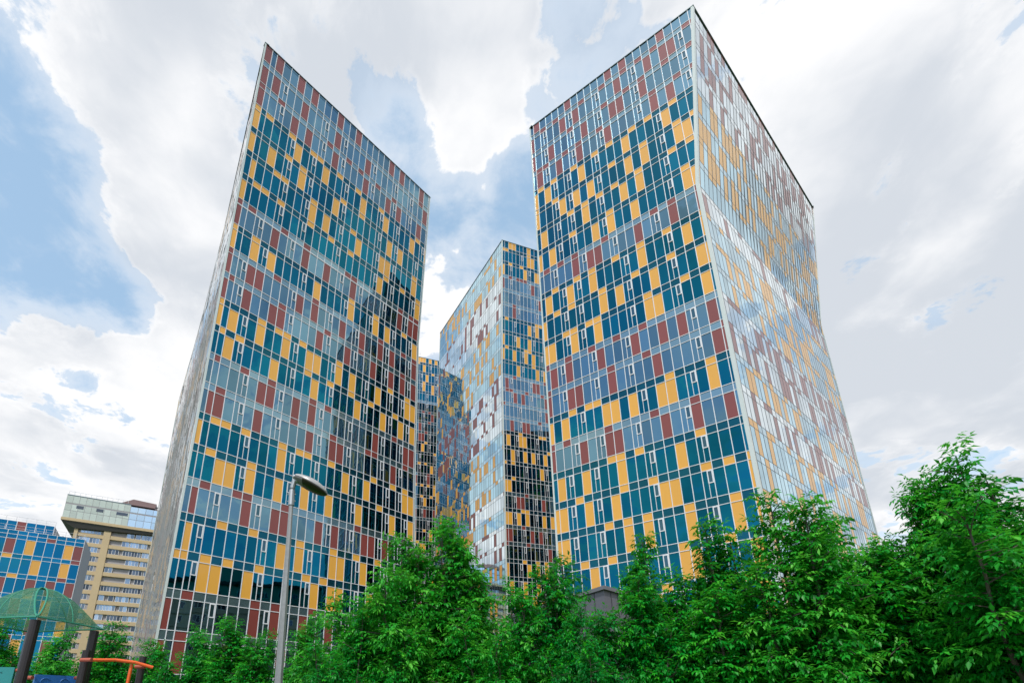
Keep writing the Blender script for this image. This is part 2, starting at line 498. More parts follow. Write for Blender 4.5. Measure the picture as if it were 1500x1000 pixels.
# facade patterns read floor by floor: spandrel row, tall row (y yellow, b red-brown + column), columns with a casement
L_CELLS = {0: ("", "b0 b2 b5 b7 b11 b14 b20 b22 b26", ""),
1: ("b26", "b0 b2 b6 b11 b16 b27", "3 9 12 17 21 24"), 2: ("b0 b3 b10 b13 b15 b18 b21", "b0 b5 b7 b11 b16 b20 b22 b26", "3 9 12 17 21 24"),
3: ("y0 y2 y5 y8 y9 y12 y15 y19 y26", "y0 y6 y10 y16 y20 y25 y28", "5 8 13 19 22 27"), 4: ("y5 y7 y13 y16", "y0 y3 y7 y12 y21 y23", "5 8 13 19 22 26"),
5: ("y4 y5 y9 y15 y26", "y1 y9 y11 y16 y20 y21 y26", "5 8 13 19 22 26"), 6: ("y2 y3 y5 y9 y12 y15 y21 y24 y27", "y0 y20 y27", "5 8 13 19 22 26"),
7: ("b0 b2 b6 b9 b15 b16 b24 b26 b27", "b0 b5 b9 b12 b16 b24 b26 b27", "3 7 14 17 21 25"), 8: ("y0 y3 y16 y20 y25", "y0 y3 y5 y11 y16 y20 y22 y27", "4 9 15 19 23 26"),
9: ("b0 b6 b11 b21 b25 b27", "b0 b3 b4 b9 b11 b15 b18 b21 b23 b27", "2 8 13 17 22 26"), 10: ("b1 b7 b13 b18 b25", "b0 b3 b6 b7 b12 b16 b20 b23 b25 b27", "2 8 13 17 22 26"),
11: ("y0 y5 y7 y8 y10 y15 y23 y26", "y0 y2 y5 y8 y11 y12 y15 y17 y21 y26 y27", "3 9 14 19 23 25"), 12: ("y1 y3 y11 y14 y17 y20 y24", "y2 y7 y12 y18 y22 y25 y27", "3 9 14 19 23 26"),
13: ("b1 b4 b7 b12 b14 b24", "b6 b7 b10 b12 b21 b26 b27", "4 8 13 17 22 25"), 14: ("b2 b10 b15 b20 b21 b26", "b1 b2 b6 b12 b15 b16 b24", "4 8 13 17 22 25"),
15: ("y2 y3 y5 y9 y11 y12 y15 y21 y24 y26", "y0 y9 y17 y20 y26 y27", "5 10 13 18 23 25"), 16: ("y2 y6 y22", "y3 y4 y6 y9 y12 y15 y19 y24 y27", "5 10 13 18 23 26"),
17: ("b2 b5 b6 b10 b19", "b1 b6 b9 b10 b14 b16 b20 b21 b23", "3 7 15 18 22 25"), 18: ("y4 y7 y12 y16 y19 y22", "y1 y10 y12 y16 y17 y20", "2 8 13 19 23"),
19: ("y0 y1 y3 y5 y8 y13 y15", "y3 y4 y7 y14 y16 y17 y21", "2 8 13 19 23"), 20: ("b2 b8 b10 b14", "b0 b8 b10 b13 b16", "4 9 18 22"), 21: ("b2", "b0 b2 b6 b11", "4 9 18")}
R_CELLS = {0: ("", "b1 b6 b12 b14 b19", ""),
1: ("b2 b4 b8 b11 b14 b16 b18 b22 b23", "b0 b5 b7 b13 b17 b19 b20", "2 6 10 15 21"), 2: ("b6 b11 b14 b16 b19 b22", "b0 b3 b8 b12 b13 b16", "2 6 10 15 21"),
3: ("b1 b2 b5 b7 b10 b17 b20 b22", "b1 b4 b7 b11 b17 b19", "2 6 10 15 21"), 4: ("y1 y3 y6 y9 y11 y14 y16 y19", "y0 y2 y7 y13 y18", "3 5 9 17"),
5: ("y0 y3 y11 y15 y19 y21", "y0 y4 y6 y8 y13 y15 y19 y20", "3 5 9 17"), 6: ("y5 y7 y9 y11 y14 y18 y20", "y1 y7 y12 y14", "3 5 9 17"),
7: ("y5 y10 y19", "y0 y2 y8 y10 y13 y19 y20", "3 5 9 17"), 8: ("b1 b3 b5 b9 b15 b17 b20", "b5 b7 b8 b13 b17 b20", "2 6 10 15"),
9: ("y2 y5 y7 y10 y13 y16 y20", "y1 y4 y7 y13 y18 y20", "3 5 11 16"), 10: ("y2 y4 y8 y12 y16", "y0 y8 y10 y14 y19 y20", "3 5 11 16"),
11: ("y3 y4 y6 y7 y13 y17", "y0 y1 y4 y7 y13 y14 y19", "3 5 11 16"), 12: ("b0 b3 b6 b9 b12", "b1 b3 b7 b11 b14 b16 b19", "2 6 10 17"),
13: ("b0 b8 b12 b20", "b0 b3 b4 b8 b13 b19 b20", "2 6 10 17"), 14: ("y3 y5 y6 y14 y18", "y0 y2 y7 y8 y10 y13 y14 y18", "4 11 16"),
15: ("b0 b2 b7 b12 b16", "b0 b4 b7 b8 b13 b16 b19", "3 6 10 15"), 16: ("y7 y8 y10 y16", "y1 y4 y8 y14", "2 5 11 16"),
17: ("y3 y8 y11 y16 y18 y20", "y0 y1 y4 y7 y12 y13 y20", "2 5 11 16"), 18: ("y6 y8 y10 y14 y18", "y0 y1 y8 y10 y14 y18 y20", "2 5 11 16"),
19: ("y3 y6 y13 y17", "y4 y13 y14 y19", "5 11 16"), 20: ("y4 y11 y18", "y2 y10 y15 y19", "5 12")}
ZL = ['t' if f in (3, 4, 5, 6, 8, 11, 12, 15, 16, 18, 19, 22) else 'g' for f in range(24)]
ZR = ['t' if f in (4, 5, 6, 7, 9, 10, 11, 14, 16, 17, 18, 19, 20, 21) else 'g' for f in range(24)]
ZM = ['t' if f in (0, 1, 2, 6, 7, 8, 9, 14, 15, 16, 17, 19, 22, 23, 24, 26) else 'g' for f in range(31)]
ZD = ['t' if f in (0, 1, 2, 3, 4, 9, 10, 11, 13, 14, 17, 18, 20, 21) else 'g' for f in range(31)]


def shifted(K, v): return [(k, (p[0] + v[0], p[1] + v[1])) for k, p in K]


# west tower: corner seen at the left, then right edge, then the two hidden corners
LA = [(.27, (-24.04, 35.88)), (8, (-25.30, 37.42)), (14, (-25.15, 37.10)), (23, (-24.5, 35.8))]
LB = [(.27, (-6.82, 53.61)), (8, (-8.2, 54.87)), (14, (-8.15, 54.5)), (23, (-7.5, 53.4))]
LD = [(.27, (-46.6, 66.6)), (8, (-48.6, 66.6)), (23, (-48.7, 66.7))]
LC = [(k, (p[0] + 17.3, p[1] + 17.5)) for k, p in LD]
tw = Tower('glass_tower', 'leftmost glass tower, pointed at the top, a dark tower reflection on its front', [LA, LB, LC, LD], 23.0, .27, ZL, (-25, 50, 0))
tw.heavy = {7.235: 1}
tw.jm = mat('weathered grey joint', (.34, .35, .35), rough=.5)
tw.colname = lambda ci: 28 - ci
tw.face(0, 1, 'B', [0.] + [.26 + .886 * i for i in range(27)] + [23.84], L_CELLS, seed=3)
tw.colname = None
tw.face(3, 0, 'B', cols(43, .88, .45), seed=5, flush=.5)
tw.face(1, 2, 'A', cols(43, .88, .45), seed=6)
tw.face(2, 3, 'A', cols(28, .88, .45), seed=8)
tw.corner(3, 0, 1, 22.6, .12); tw.corner(0, 1, 2, 22.6, .1); tw.corner(2, 3, 0, 22.6); tw.corner(1, 2, 3, 22.6)
tw.finish()

RA = [(.5, (7.47, 44.6)), (8, (7.48, 44.52)), (23, (7.45, 44.4))]
RB = [(.5, (24.46, 33.21)), (8, (22.06, 34.66)), (23, (22.12, 34.5))]
RC = [(.5, (52.61, 55.84)), (7.4, (48.5, 55.3)), (23, (48.5, 55.3))]
RD = [(k, (p[0] - 14.4, p[1] + 9.7)) for k, p in RC]
tw = Tower('glass_tower', 'dark glass tower at the right whose pale side face bends inward below the top', [RA, RB, RC, RD], 23.1, .5, ZR, (28, 48, 0))
tw.face(0, 1, 'A', cols(24, .878, .52), R_CELLS, seed=3)
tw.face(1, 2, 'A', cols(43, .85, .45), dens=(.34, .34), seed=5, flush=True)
tw.face(2, 3, 'A', cols(22, .88, .45), seed=6)
tw.face(3, 0, 'A', cols(42, .88, .45), seed=9)
tw.corner(3, 0, 1, 22.7, .1); tw.corner(0, 1, 2, 22.7, .24); tw.corner(1, 2, 3, 22.7); tw.corner(2, 3, 0, 22.7)
tw.finish()

MA = [(.5, (-9.87, 104.6)), (10, (-10.9, 108.2)), (30, (-11.2, 107.0))]
MB_ = [(.5, (5.64, 78.67)), (10, (4.85, 81.9)), (30, (4.1, 80.6))]
MC = [(k, (p[0] + 19.0, p[1] + 6.5)) for k, p in MB_]
MD = [(k, (p[0] + 19.0, p[1] + 6.5)) for k, p in MA]
tw = Tower('glass_tower', 'tall glass tower in the middle gap, its left face pale and right face dark', [MA, MB_, MC, MD], 30.0, .5, ZM, (5, 94, 0))
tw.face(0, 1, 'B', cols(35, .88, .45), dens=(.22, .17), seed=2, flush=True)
tw.face(1, 2, 'A', cols(24, .86, .6), dens=(.23, .15), seed=7)
tw.face(2, 3, 'A', cols(34, .88, .45), seed=4)
tw.face(3, 0, 'A', cols(24, .88, .45), seed=9)
for a, b, c in ((3, 0, 1), (0, 1, 2), (1, 2, 3), (2, 3, 0)): tw.corner(a, b, c, 29.5, .16)
tw.finish()
b = MB()
rp = [tw.pt(1, 2, 'A', u, .5, -1.0) + np.array([0, 0, .1]) for u in np.linspace(6, 17, 10)]
for p in rp: b.tube([p, p + np.array([0, 0, 1.1])], .03, 6)
for h in (.55, 1.1): b.tube([p + np.array([0, 0, h]) for p in rp], .025, 6)
b.build('roof_railing', M_STEEL, tw.root)

dy = 118.
D1 = aty((606, 521), dy)
ddir = np.array([math.cos(R(19)), math.sin(R(19))])
DA = np.array([D1[0], D1[1]]) - ddir * 17
kd = .5
k0d = kd + (D1[2] - CAM[2]) / FH
DAK = [(kd, tuple(DA)), (30, tuple(DA))]
sideD = np.array([math.cos(R(121)), math.sin(R(121))])
DBK = shifted(DAK, ddir * 32); DCK = shifted(DBK, sideD * 30); DDK = shifted(DAK, sideD * 30)
tw = Tower('glass_tower', 'farthest dark glass tower, a narrow strip showing just right of the left tower', [DAK, DBK, DCK, DDK], k0d, kd, ZD, (float(DA[0]) + 3, float(DA[1]) + 16, 0), limit=60)
tw.face(0, 1, 'A', cols(36, .88, .45), dens=(.27, .18), seed=11)
tw.face(1, 2, 'A', cols(34, .88, .45), seed=12); tw.face(2, 3, 'A', cols(36, .88, .45), seed=13); tw.face(3, 0, 'A', cols(34, .88, .45), seed=14)
for a, b_, c in ((3, 0, 1), (0, 1, 2), (1, 2, 3), (2, 3, 0)): tw.corner(a, b_, c, k0d - .4, .16)
tw.finish()
b = MB()
p0 = tw.pt(0, 1, 'A', 19.2, .5, -1.5)
b.tube([p0 - np.array([0, 0, .4]), p0 + np.array([0, 0, 3.4])], [.05, .03], 6)
b.tube([p0 + np.array([-.5, 0, 2.6]), p0 + np.array([.5, 0, 2.6])], .02, 5)
tag(b.build('antenna', M_STEEL), 'thin metal antenna mast on the roof of the farthest tower', 'antenna')

# ---------------------------------------------------------------- low colourful block at far left
M_BG = mat('blue mirror glass', (.012, .16, .28), rough=.03, metal=1., attr='pv', var=.15, bump=WAV)
M_CLAD = mat('grey metal cladding', (.23, .235, .26), rough=.45, metal=.35, noise=(.7, .12))
Ep = aty((125, 790), 84.)
ed = np.array([math.cos(R(33)), math.sin(R(33)), 0])
en = np.array([ed[1], -ed[0], 0])
er = root('low_glass_block', (float(Ep[0] - ed[0] * 20 - en[0] * 7), float(Ep[1] - ed[1] * 20 - en[1] * 7), 0), 'low block with blue, yellow and brown panels behind the playground', 'office block')
EW, EDp = 44., 9.
E_T = [{0: 'b', 1: 'y', 5: 'y', 7: 'b', 10: 'b', 11: 'y', 13: 'y', 16: 'b', 19: 'y'}, {1: 'y', 4: 'y', 9: 'b', 11: 'y', 12: 'b', 14: 'y', 18: 'b'}, {0: 'b', 2: 'b', 4: 'b', 7: 'b', 10: 'y', 15: 'b', 17: 'y'},
       {2: 'y', 5: 'b', 8: 'y', 12: 'b', 15: 'y'}, {0: 'y', 3: 'b', 6: 'y', 9: 'b', 13: 'y'}, {1: 'b', 4: 'y', 8: 'b', 11: 'y'}]
E_S = [{3: 'b', 9: 'b'}, {0: 'b', 7: 'y', 12: 'b'}, {1: 'b', 6: 'y', 8: 'b', 10: 'b'}, {4: 'y', 9: 'b'}, {2: 'b', 7: 'y'}, {5: 'b'}]
ePitch = 1.32
panes, mul = [], MB()


def E(u, z, off=0., base=Ep): return np.array([base[0], base[1], 0]) - ed * u + en * off + np.array([0, 0, z])


ztop = Ep[2]
rowz = [(ztop, ztop - .75, 'S', {})]
z = ztop - .75
for f in range(9):
    S, T = (E_S[f % 6], E_T[f % 6]) if f < 6 else (E_S[(f + 2) % 6], E_T[(f + 1) % 6])
    rowz.append((z, z - .78, 'S', S)); rowz.append((z - .78, z - 3.5, 'T', T))
    z -= 3.5
ncE = int(EW / ePitch)
nobj = {'window_pane': 0, 'yellow_panel': 0, 'brown_panel': 0}
restE = {k: MB() for k in nobj}
for (za, zb, st, cs) in rowz:
    for c in range(ncE):
        u0, u1 = c * ePitch, (c + 1) * ePitch
        code = cs.get(c)
        kind, m_ = ('window_pane', M_BG) if code is None else (('yellow_panel', M_YE) if code == 'y' else ('brown_panel', M_BR))
        q = [E(u1, zb), E(u0, zb), E(u0, za), E(u1, za)]
        t1 = rng.gauss(0, .002); t2 = rng.gauss(0, .002)
        if code is None: q = [p + en * e for p, e in zip(q, (-t1 - t2, t1 - t2, t1 + t2, -t1 + t2))]
        pv = rng.random()
        if nobj[kind] < 100 and c < 15 and za > 14:
            nobj[kind] += 1
            bb = MB(); bb.poly(q, 0, pv); bb.build(kind, m_, er)
        else: restE[kind].poly(q, 0, pv)
for k, m_ in (('window_pane', M_BG), ('yellow_panel', M_YE), ('brown_panel', M_BR)):
    tag(restE[k].build('glazing' if k == 'window_pane' else k, m_, er), kind='stuff')
for c in range(ncE + 1):
    u = c * ePitch
    mul.box8([E(u + .04, z, .05), E(u - .04, z, .05), E(u - .04, z, -.03), E(u + .04, z, -.03), E(u + .04, ztop, .05), E(u - .04, ztop, .05), E(u - .04, ztop, -.03), E(u + .04, ztop, -.03)])
for (za, zb, st, cs) in rowz:
    mul.box8([E(EW, za - .04, .045), E(0, za - .04, .045), E(0, za - .04, -.03), E(EW, za - .04, -.03), E(EW, za + .04, .045), E(0, za + .04, .045), E(0, za + .04, -.03), E(EW, za + .04, -.03)])
mul.build('mullion_grid', M_MU, er)
b = MB()
b.box8([E(EW, 0, -.06), E(-.06, 0, -.06), E(-.06, 0, -EDp), E(EW, 0, -EDp), E(EW, ztop - .04, -.06), E(-.06, ztop - .04, -.06), E(-.06, ztop - .04, -EDp), E(EW, ztop - .04, -EDp)])
b.build('wall', M_CLAD, er)
# set-back top storey
b = MB(); b2 = MB(); b3 = MB()
su0, su1, so_, sz0, sz1 = 5.6, 40., -5., ztop, ztop + 3.2
b.box8([E(su1, sz0, so_ - .05), E(su0, sz0, so_ - .05), E(su0, sz0, so_ - 7), E(su1, sz0, so_ - 7), E(su1, sz1, so_ - .05), E(su0, sz1, so_ - .05), E(su0, sz1, so_ - 7), E(su1, sz1, so_ - 7)])
for c in range(26):
    u0, u1 = su0 + c * ePitch, su0 + (c + 1) * ePitch
    (b3 if c in (3, 9, 14) else b2).poly([E(u1, sz0 + 1.2, so_), E(u0, sz0 + 1.2, so_), E(u0, sz1, so_), E(u1, sz1, so_)], 0, rng.random())
    b.box8([E(u0 + .05, sz0, so_ + .04), E(u0 - .05, sz0, so_ + .04), E(u0 - .05, sz0, so_ - .04), E(u0 + .05, sz0, so_ - .04), E(u0 + .05, sz1, so_ + .04), E(u0 - .05, sz1, so_ + .04), E(u0 - .05, sz1, so_ - .04), E(u0 + .05, sz1, so_ - .04)], 1)
b.build('penthouse', [M_CLAD, M_MU], er)
tag(b2.build('glazing', M_BG, er), kind='stuff'); tag(b3.build('brown_panel', M_BR, er), kind='stuff')
for (z0, off, uA, uB) in ((ztop, -.4, 0.2, 14.), (sz1, so_ - .4, su0, su0 + 14)):
    b = MB()
    pts = [E(u, z0, off) for u in np.linspace(uA, uB, 11)]
    for p in pts: b.tube([p, p + np.array([0, 0, 1.0])], .03, 5)
    for h in (.5, 1.0): b.tube([p + np.array([0, 0, h]) for p in pts], .025, 5)
    b.build('roof_railing', M_MU, er)

# ---------------------------------------------------------------- yellow banded apartment tower
M_YB = mat('ochre render', (.57, .44, .26), rough=.8, noise=(.35, .16))
M_GB = mat('grey concrete', (.36, .35, .36), rough=.85, noise=(.5, .2))
M_WH = mat('white window frame', (.78, .79, .80), rough=.5)
M_WG = mat('pale window glass', (.30, .37, .45), rough=.05, metal=.75, attr='pv', var=.5)
M_DG = mat('dark window glass', (.10, .12, .15), rough=.06, metal=.6, attr='pv', var=.6)
M_PG = mat('pale green cladding glass', (.55, .62, .56), rough=.12, spec=.6, attr='pv', var=.12, noise=(.3, .15))
M_BGL = mat('pale blue glass', (.55, .70, .80), rough=.06, metal=.85, attr='pv', var=.08)
M_RB = mat('red brown roof sheet', (.12, .07, .065), rough=.6, noise=(1, .2))
yY = 140.
Yp = aty((111, 769), yY)                          # top of the shaft's left edge
yd = np.array([math.cos(R(31)), math.sin(R(31)), 0])
yn = np.array([yd[1], -yd[0], 0])
yr = root('apartment_tower', (float(Yp[0] + yd[0] * 16 - yn[0] * 8), float(Yp[1] + yd[1] * 16 - yn[1] * 8), 0), 'tall ochre banded apartment tower with an overhanging glazed top left of the tall glass tower', 'apartment building')


def Yq(u, z, off=0.): return np.array([Yp[0], Yp[1], 0]) + yd * u + yn * off + np.array([0, 0, z])


def ybox(bm, u0, u1, z0, z1, o0, o1, mi=0):       # o0 < o1: back to front
    bm.box8([Yq(u0, z0, o1), Yq(u1, z0, o1), Yq(u1, z0, o0), Yq(u0, z0, o0), Yq(u0, z1, o1), Yq(u1, z1, o1), Yq(u1, z1, o0), Yq(u0, z1, o0)], mi)


YT = float(Yp[2])
YW = 34.
b = MB()
ybox(b, 0, YW, 0, YT, -16, 0)
b.build('wall', M_GB, yr)
b = MB()
ybox(b, 0, .9, 0, YT, .002, .5); ybox(b, 7.4, 9.2, 0, YT, .002, .75)
b.build('pilaster', M_YB, yr)
fh = 3.02
nwin = 0
rest = MB()
for f in range(21):
    zt = YT - f * fh
    if zt < 3: break
    b = MB()
    if f > 0:
        ybox(b, 9.2, YW, zt - .25, zt + .95, .004, .62)
        ybox(b, .9, 7.4, zt - .25, zt + .95, .004, .22)
        b.build('balcony_band', M_YB, yr)
    zb_, zt_ = zt - fh + .95, zt - .25
    r2 = random.Random(50 + f)
    u = 9.5
    spans = [(1.6, 6.6)]
    while u < YW - 1:
        w = r2.choice([1.3, 1.9, 2.6, 3.4, 4.6])
        if r2.random() < .74: spans.append((u, min(u + w, YW - .3)))
        u += w + r2.choice([.25, .5, 1.1])
    for (a, c) in spans:
        off = .32 if a > 9 else .03
        fr = MB()
        n_ = max(1, int((c - a) / .75))
        for i in range(n_ + 1):
            x = a + (c - a) * i / n_
            ybox(fr, x - .05, x + .05, zb_, zt_, off - .3, off + .06)
        for zz in (zb_, zt_ - .1): ybox(fr, a + .05, c - .05, zz, zz + .1, off - .3, off + .055)
        dark = r2.random() < .3
        pn = MB()
        for i in range(n_):
            x0, x1 = a + (c - a) * i / n_, a + (c - a) * (i + 1) / n_
            pn.poly([Yq(x0, zb_, off), Yq(x1, zb_, off), Yq(x1, zt_, off), Yq(x0, zt_, off)], 0, r2.random())
        if nwin < 100:
            nwin += 1
            fo = fr.build('window', M_WH, yr)
            po = pn.build('pane', M_DG if dark else M_WG, yr); po.parent = fo
        else:
            for q, m__ in ((fr, 0), (pn, 1)):
                for fc, pv in zip(q.f, q.pv): rest.poly([q.v[i] for i in fc], m__, pv)
if rest.v: tag(rest.build('window', [M_WH, M_WG], yr), kind='stuff')
# overhanging glazed top
zO0 = float(aty((96, 760), yY - 3)[2]); zO1 = float(aty((104, 722), yY - 3)[2])
oF = 1.5
b = MB()
ybox(b, -3.6, YW + 1, zO0, zO0 + .9, -18, oF + .12)
b.build('overhang_slab', M_YB, yr)
b = MB()
b.box8([Yq(0, zO0 - 2.0, .8), Yq(YW, zO0 - .3, .8), Yq(YW, zO0 - .3, -16), Yq(0, zO0 - 2.0, -16), Yq(-3.6, zO0, oF), Yq(YW + 1, zO0, oF), Yq(YW + 1, zO0, -17.9), Yq(-3.6, zO0, -17.9)])
b.build('soffit', mat('dark soffit', (.08, .075, .07), rough=.8), yr)
b = MB()
ybox(b, -3.4, 13, zO0 + .9, zO1 - .5, -17.5, oF)
ybox(b, 13, YW + .8, zO0 + .9, zO1 - 1.0, -17.5, oF - .02)
b.build('top_storey', [M_GB], yr)
pg, bl, sm = MB(), MB(), MB()
hT = (zO1 - .5) - (zO0 + .9)
for rr in range(3):
    z0_, z1_ = zO0 + .9 + hT * rr / 3, zO0 + .9 + hT * (rr + 1) / 3 - (.5 if rr == 1 else .12)
    for cc_ in range(10):
        a = -3.4 + cc_ * 16.4 / 10
        pg.poly([Yq(a + .05, z0_, oF + .03), Yq(a + 1.6, z0_, oF + .03), Yq(a + 1.6, z1_, oF + .03), Yq(a + .05, z1_, oF + .03)], 0, rng.random())
    for cc_ in range(10):
        a = 13 + cc_ * 2.1
        bl.poly([Yq(a + .06, z0_, oF + .02), Yq(a + 2.05, z0_, oF + .02), Yq(a + 2.05, min(z1_, zO1 - 1.1), oF + .02), Yq(a + .06, min(z1_, zO1 - 1.1), oF + .02)], 0, rng.random())
pg.build('cladding', M_PG, yr); bl.build('curtain_wall', M_BGL, yr)
for (a, c) in ((-.6, 1.2), (4.4, 6.2), (9.6, 12.6)):
    b = MB(); ybox(b, a, c, zO0 + 4.2, zO0 + 5.2, oF, oF + .07); b.build('slit_window', M_DG, yr)
b = MB()
ybox(b, -3.4, 13, zO1 - .5, zO1 - .25, -17.5, oF + .05)
b.build('parapet_cap', M_CAP, yr)
b = MB()
pts = [Yq(u, zO1 - .25, oF - .4) for u in np.linspace(-3.2, 12, 12)]
for p in pts: b.tube([p, p + np.array([0, 0, 1.2])], .05, 5)
b.tube([p + np.array([0, 0, 1.2]) for p in pts], .05, 5)
b.build('roof_railing', M_MU, yr)
b = MB()
b.box8([Yq(10, zO1 - .4, 1.5), Yq(19.5, zO1 - .4, 1.5), Yq(19.5, zO1 - .4, -9), Yq(10, zO1 - .4, -9), Yq(13, zO1 + 2.6, -1), Yq(19.5, zO1 + 2.2, -1), Yq(19.5, zO1 + 2.2, -8), Yq(13, zO1 + 2.6, -8)])
b.build('roof', M_RB, yr)
b = MB()
arc = [Yq(19.5 + 12 * t, zO1 + 1.2 + 1.5 * math.sin(math.pi * min(1, t * 1.05)) - 1.2 * t, -2) for t in np.linspace(0, 1, 12)]
b.tube(arc, .3, 6)
b.box(Yq(31, zO1 + .6, -2), (2.2, 2.2, 1.9), 0, R(31))
b.tube([Yq(31, zO1 + 1.5, -2), Yq(31, zO1 + 5, -2)], .07, 5)
b.build('roof_frame', M_GB, yr)
b = MB()
for f in range(4):
    zz = YT - (1.6 + f) * fh
    ybox(b, -2.6, -.002, zz - .1, zz + .12, -5, -.5); ybox(b, -2.6, -2.5, zz + .12, zz + 1.1, -5, -.5)
b.build('balcony', mat('dark balcony metal', (.07, .08, .09), rough=.5, metal=.4), yr)

# ---------------------------------------------------------------- beige block that the left tower's glass mirrors
M_BEI = mat('beige render', (.52, .47, .38), rough=.85, noise=(.6, .2))
ao = np.array([47., 8.])
ad = np.array([math.cos(R(62)), math.sin(R(62)), 0])      # along the facade
an = np.array([-ad[1], ad[0], 0])                         # facing the towers
ar = root('apartment_block', (float(ao[0] - an[0] * 7), float(ao[1] - an[1] * 7), 0), 'beige apartment block with a gabled dark roof mirrored low in the left tower glass', 'apartment building')


def Aq(u, z, off=0.): return np.array([ao[0], ao[1], 0]) + ad * u + an * off + np.array([0, 0, z])


def abox(bm, u0, u1, z0, z1, o0, o1, mi=0):
    bm.box8([Aq(u1, z0, o1), Aq(u0, z0, o1), Aq(u0, z0, o0), Aq(u1, z0, o0), Aq(u1, z1, o1), Aq(u0, z1, o1), Aq(u0, z1, o0), Aq(u1, z1, o0)], mi)


AHt = 38.
b = MB(); abox(b, -28, 26, 0, AHt, -14, 0)
b.box8([Aq(4, AHt, .3), Aq(-10, AHt, .3), Aq(-10, AHt, -14), Aq(4, AHt, -14), Aq(-1, AHt + 4.6, .3), Aq(-5, AHt + 4.6, .3), Aq(-5, AHt + 4.6, -14), Aq(-1, AHt + 4.6, -14)])
b.build('wall', M_BEI, ar)
b = MB(); abox(b, -28.6, 26.6, AHt, AHt + .8, -14.6, .6); b.build('roof', mat('dark roof tin', (.05, .06, .06), rough=.5, metal=.4), ar)
b = MB()
for f in range(1, 12):
    abox(b, -28, 26, f * 3.1 - .12, f * 3.1 + .12, .002, .18)
b.build('string_course', mat('pale render', (.42, .40, .34), rough=.85), ar)
cnt = 0
for f in range(11, 4, -1):
    for c in range(14):
        u = -26 + c * 3.8
        fr = MB(); z0_, z1_ = f * 3.1 + .9, f * 3.1 + 2.5
        abox(fr, u - .8, u + .8, z0_, z0_ + .1, .002, .09); abox(fr, u - .8, u + .8, z1_ - .1, z1_, .002, .09)
        for x in (-.8, -.05, .7): abox(fr, u + x, u + x + .1, z0_ + .1, z1_ - .1, .002, .085)
        fo = fr.build('window', M_WH, ar)
        p = MB(); p.poly([Aq(u + .8, z0_, .03), Aq(u - .8, z0_, .03), Aq(u - .8, z1_, .03), Aq(u + .8, z1_, .03)], 0, rng.random())
        po = p.build('pane', M_DG, ar); po.parent = fo

# ---------------------------------------------------------------- grey metal pavilion behind the trees
Pp = aty((884, 858), 22.)
pr = root('metal_pavilion', (float(Pp[0]) + 2, float(Pp[1]) + 5, 0), 'dark grey sheet metal pavilion half hidden behind the trees under the right tower', 'pavilion')
p1 = np.array([math.cos(R(43)), math.sin(R(43)), 0]); p2 = np.array([math.cos(R(121)), math.sin(R(121)), 0])
PZ = float(Pp[2])


def Pq(a, c, z, e=0.): return np.array([Pp[0], Pp[1], 0]) + p1 * a + p2 * c + np.array([0, 0, z])


b = MB()
b.box8([Pq(0, 0, 0), Pq(14, 0, 0), Pq(14, 8, 0), Pq(0, 8, 0), Pq(0, 0, PZ - .18), Pq(14, 0, PZ - .18), Pq(14, 8, PZ - .18), Pq(0, 8, PZ - .18)])
b.build('wall', mat('dark grey sheet metal', (.16, .16, .185), rough=.5, metal=.3, noise=(1.2, .18)), pr)
b = MB()
for i in range(1, 24):
    a = i * .58
    b.box8([Pq(a - .02, -.02, 0), Pq(a + .02, -.02, 0), Pq(a + .02, .02, 0), Pq(a - .02, .02, 0), Pq(a - .02, -.02, PZ - .18), Pq(a + .02, -.02, PZ - .18), Pq(a + .02, .02, PZ - .18), Pq(a - .02, .02, PZ - .18)])
for i in range(1, 12):
    c = i * .66
    b.box8([Pq(-.02, c - .02, 0), Pq(.02, c - .02, 0), Pq(.02, c + .02, 0), Pq(-.02, c + .02, 0), Pq(-.02, c - .02, PZ - .18), Pq(.02, c - .02, PZ - .18), Pq(.02, c + .02, PZ - .18), Pq(-.02, c + .02, PZ - .18)])
b.build('standing_seam', mat('dark seam metal', (.09, .09, .10), rough=.5, metal=.4), pr)
b = MB()
b.box8([Pq(-.12, -.12, PZ - .18), Pq(14.1, -.12, PZ - .18), Pq(14.1, 8.1, PZ - .18), Pq(-.12, 8.1, PZ - .18), Pq(-.12, -.12, PZ), Pq(14.1, -.12, PZ), Pq(14.1, 8.1, PZ), Pq(-.12, 8.1, PZ)])
b.build('roof', mat('grey roof edge', (.20, .20, .22), rough=.45, metal=.4), pr)

# ---------------------------------------------------------------- street lamp
lY = 9.5
lt, lbm = aty((428.5, 712), lY), aty((408, 1000), lY)
base = lbm + (lbm - lt) / (lt[2] - lbm[2]) * lbm[2]
sr = root('street_lamp', (float(base[0]), float(base[1]), 0), 'grey street lamp post with a single cobra head in front of the left tower', 'street lamp')
M_POLE = mat('weathered lamp post', (.30, .31, .31), rough=.55, metal=.45, noise=(14, .55))
b = MB()
ax = lt - base
b.tube([base, base + ax * .12, base + ax * .125, base + ax], [.112, .105, .095, .042], 8)
po = b.build('pole', M_POLE, sr)
b = MB()
b.tube([base + ax * .93, base + ax * .985], [.062, .062], 10)
for h in (.945, .97): b.tube([base + ax * h + np.array([-.09, 0, 0]), base + ax * h + np.array([.09, -.01, 0])], .012, 6)
b.build('collar', M_STEEL, sr)
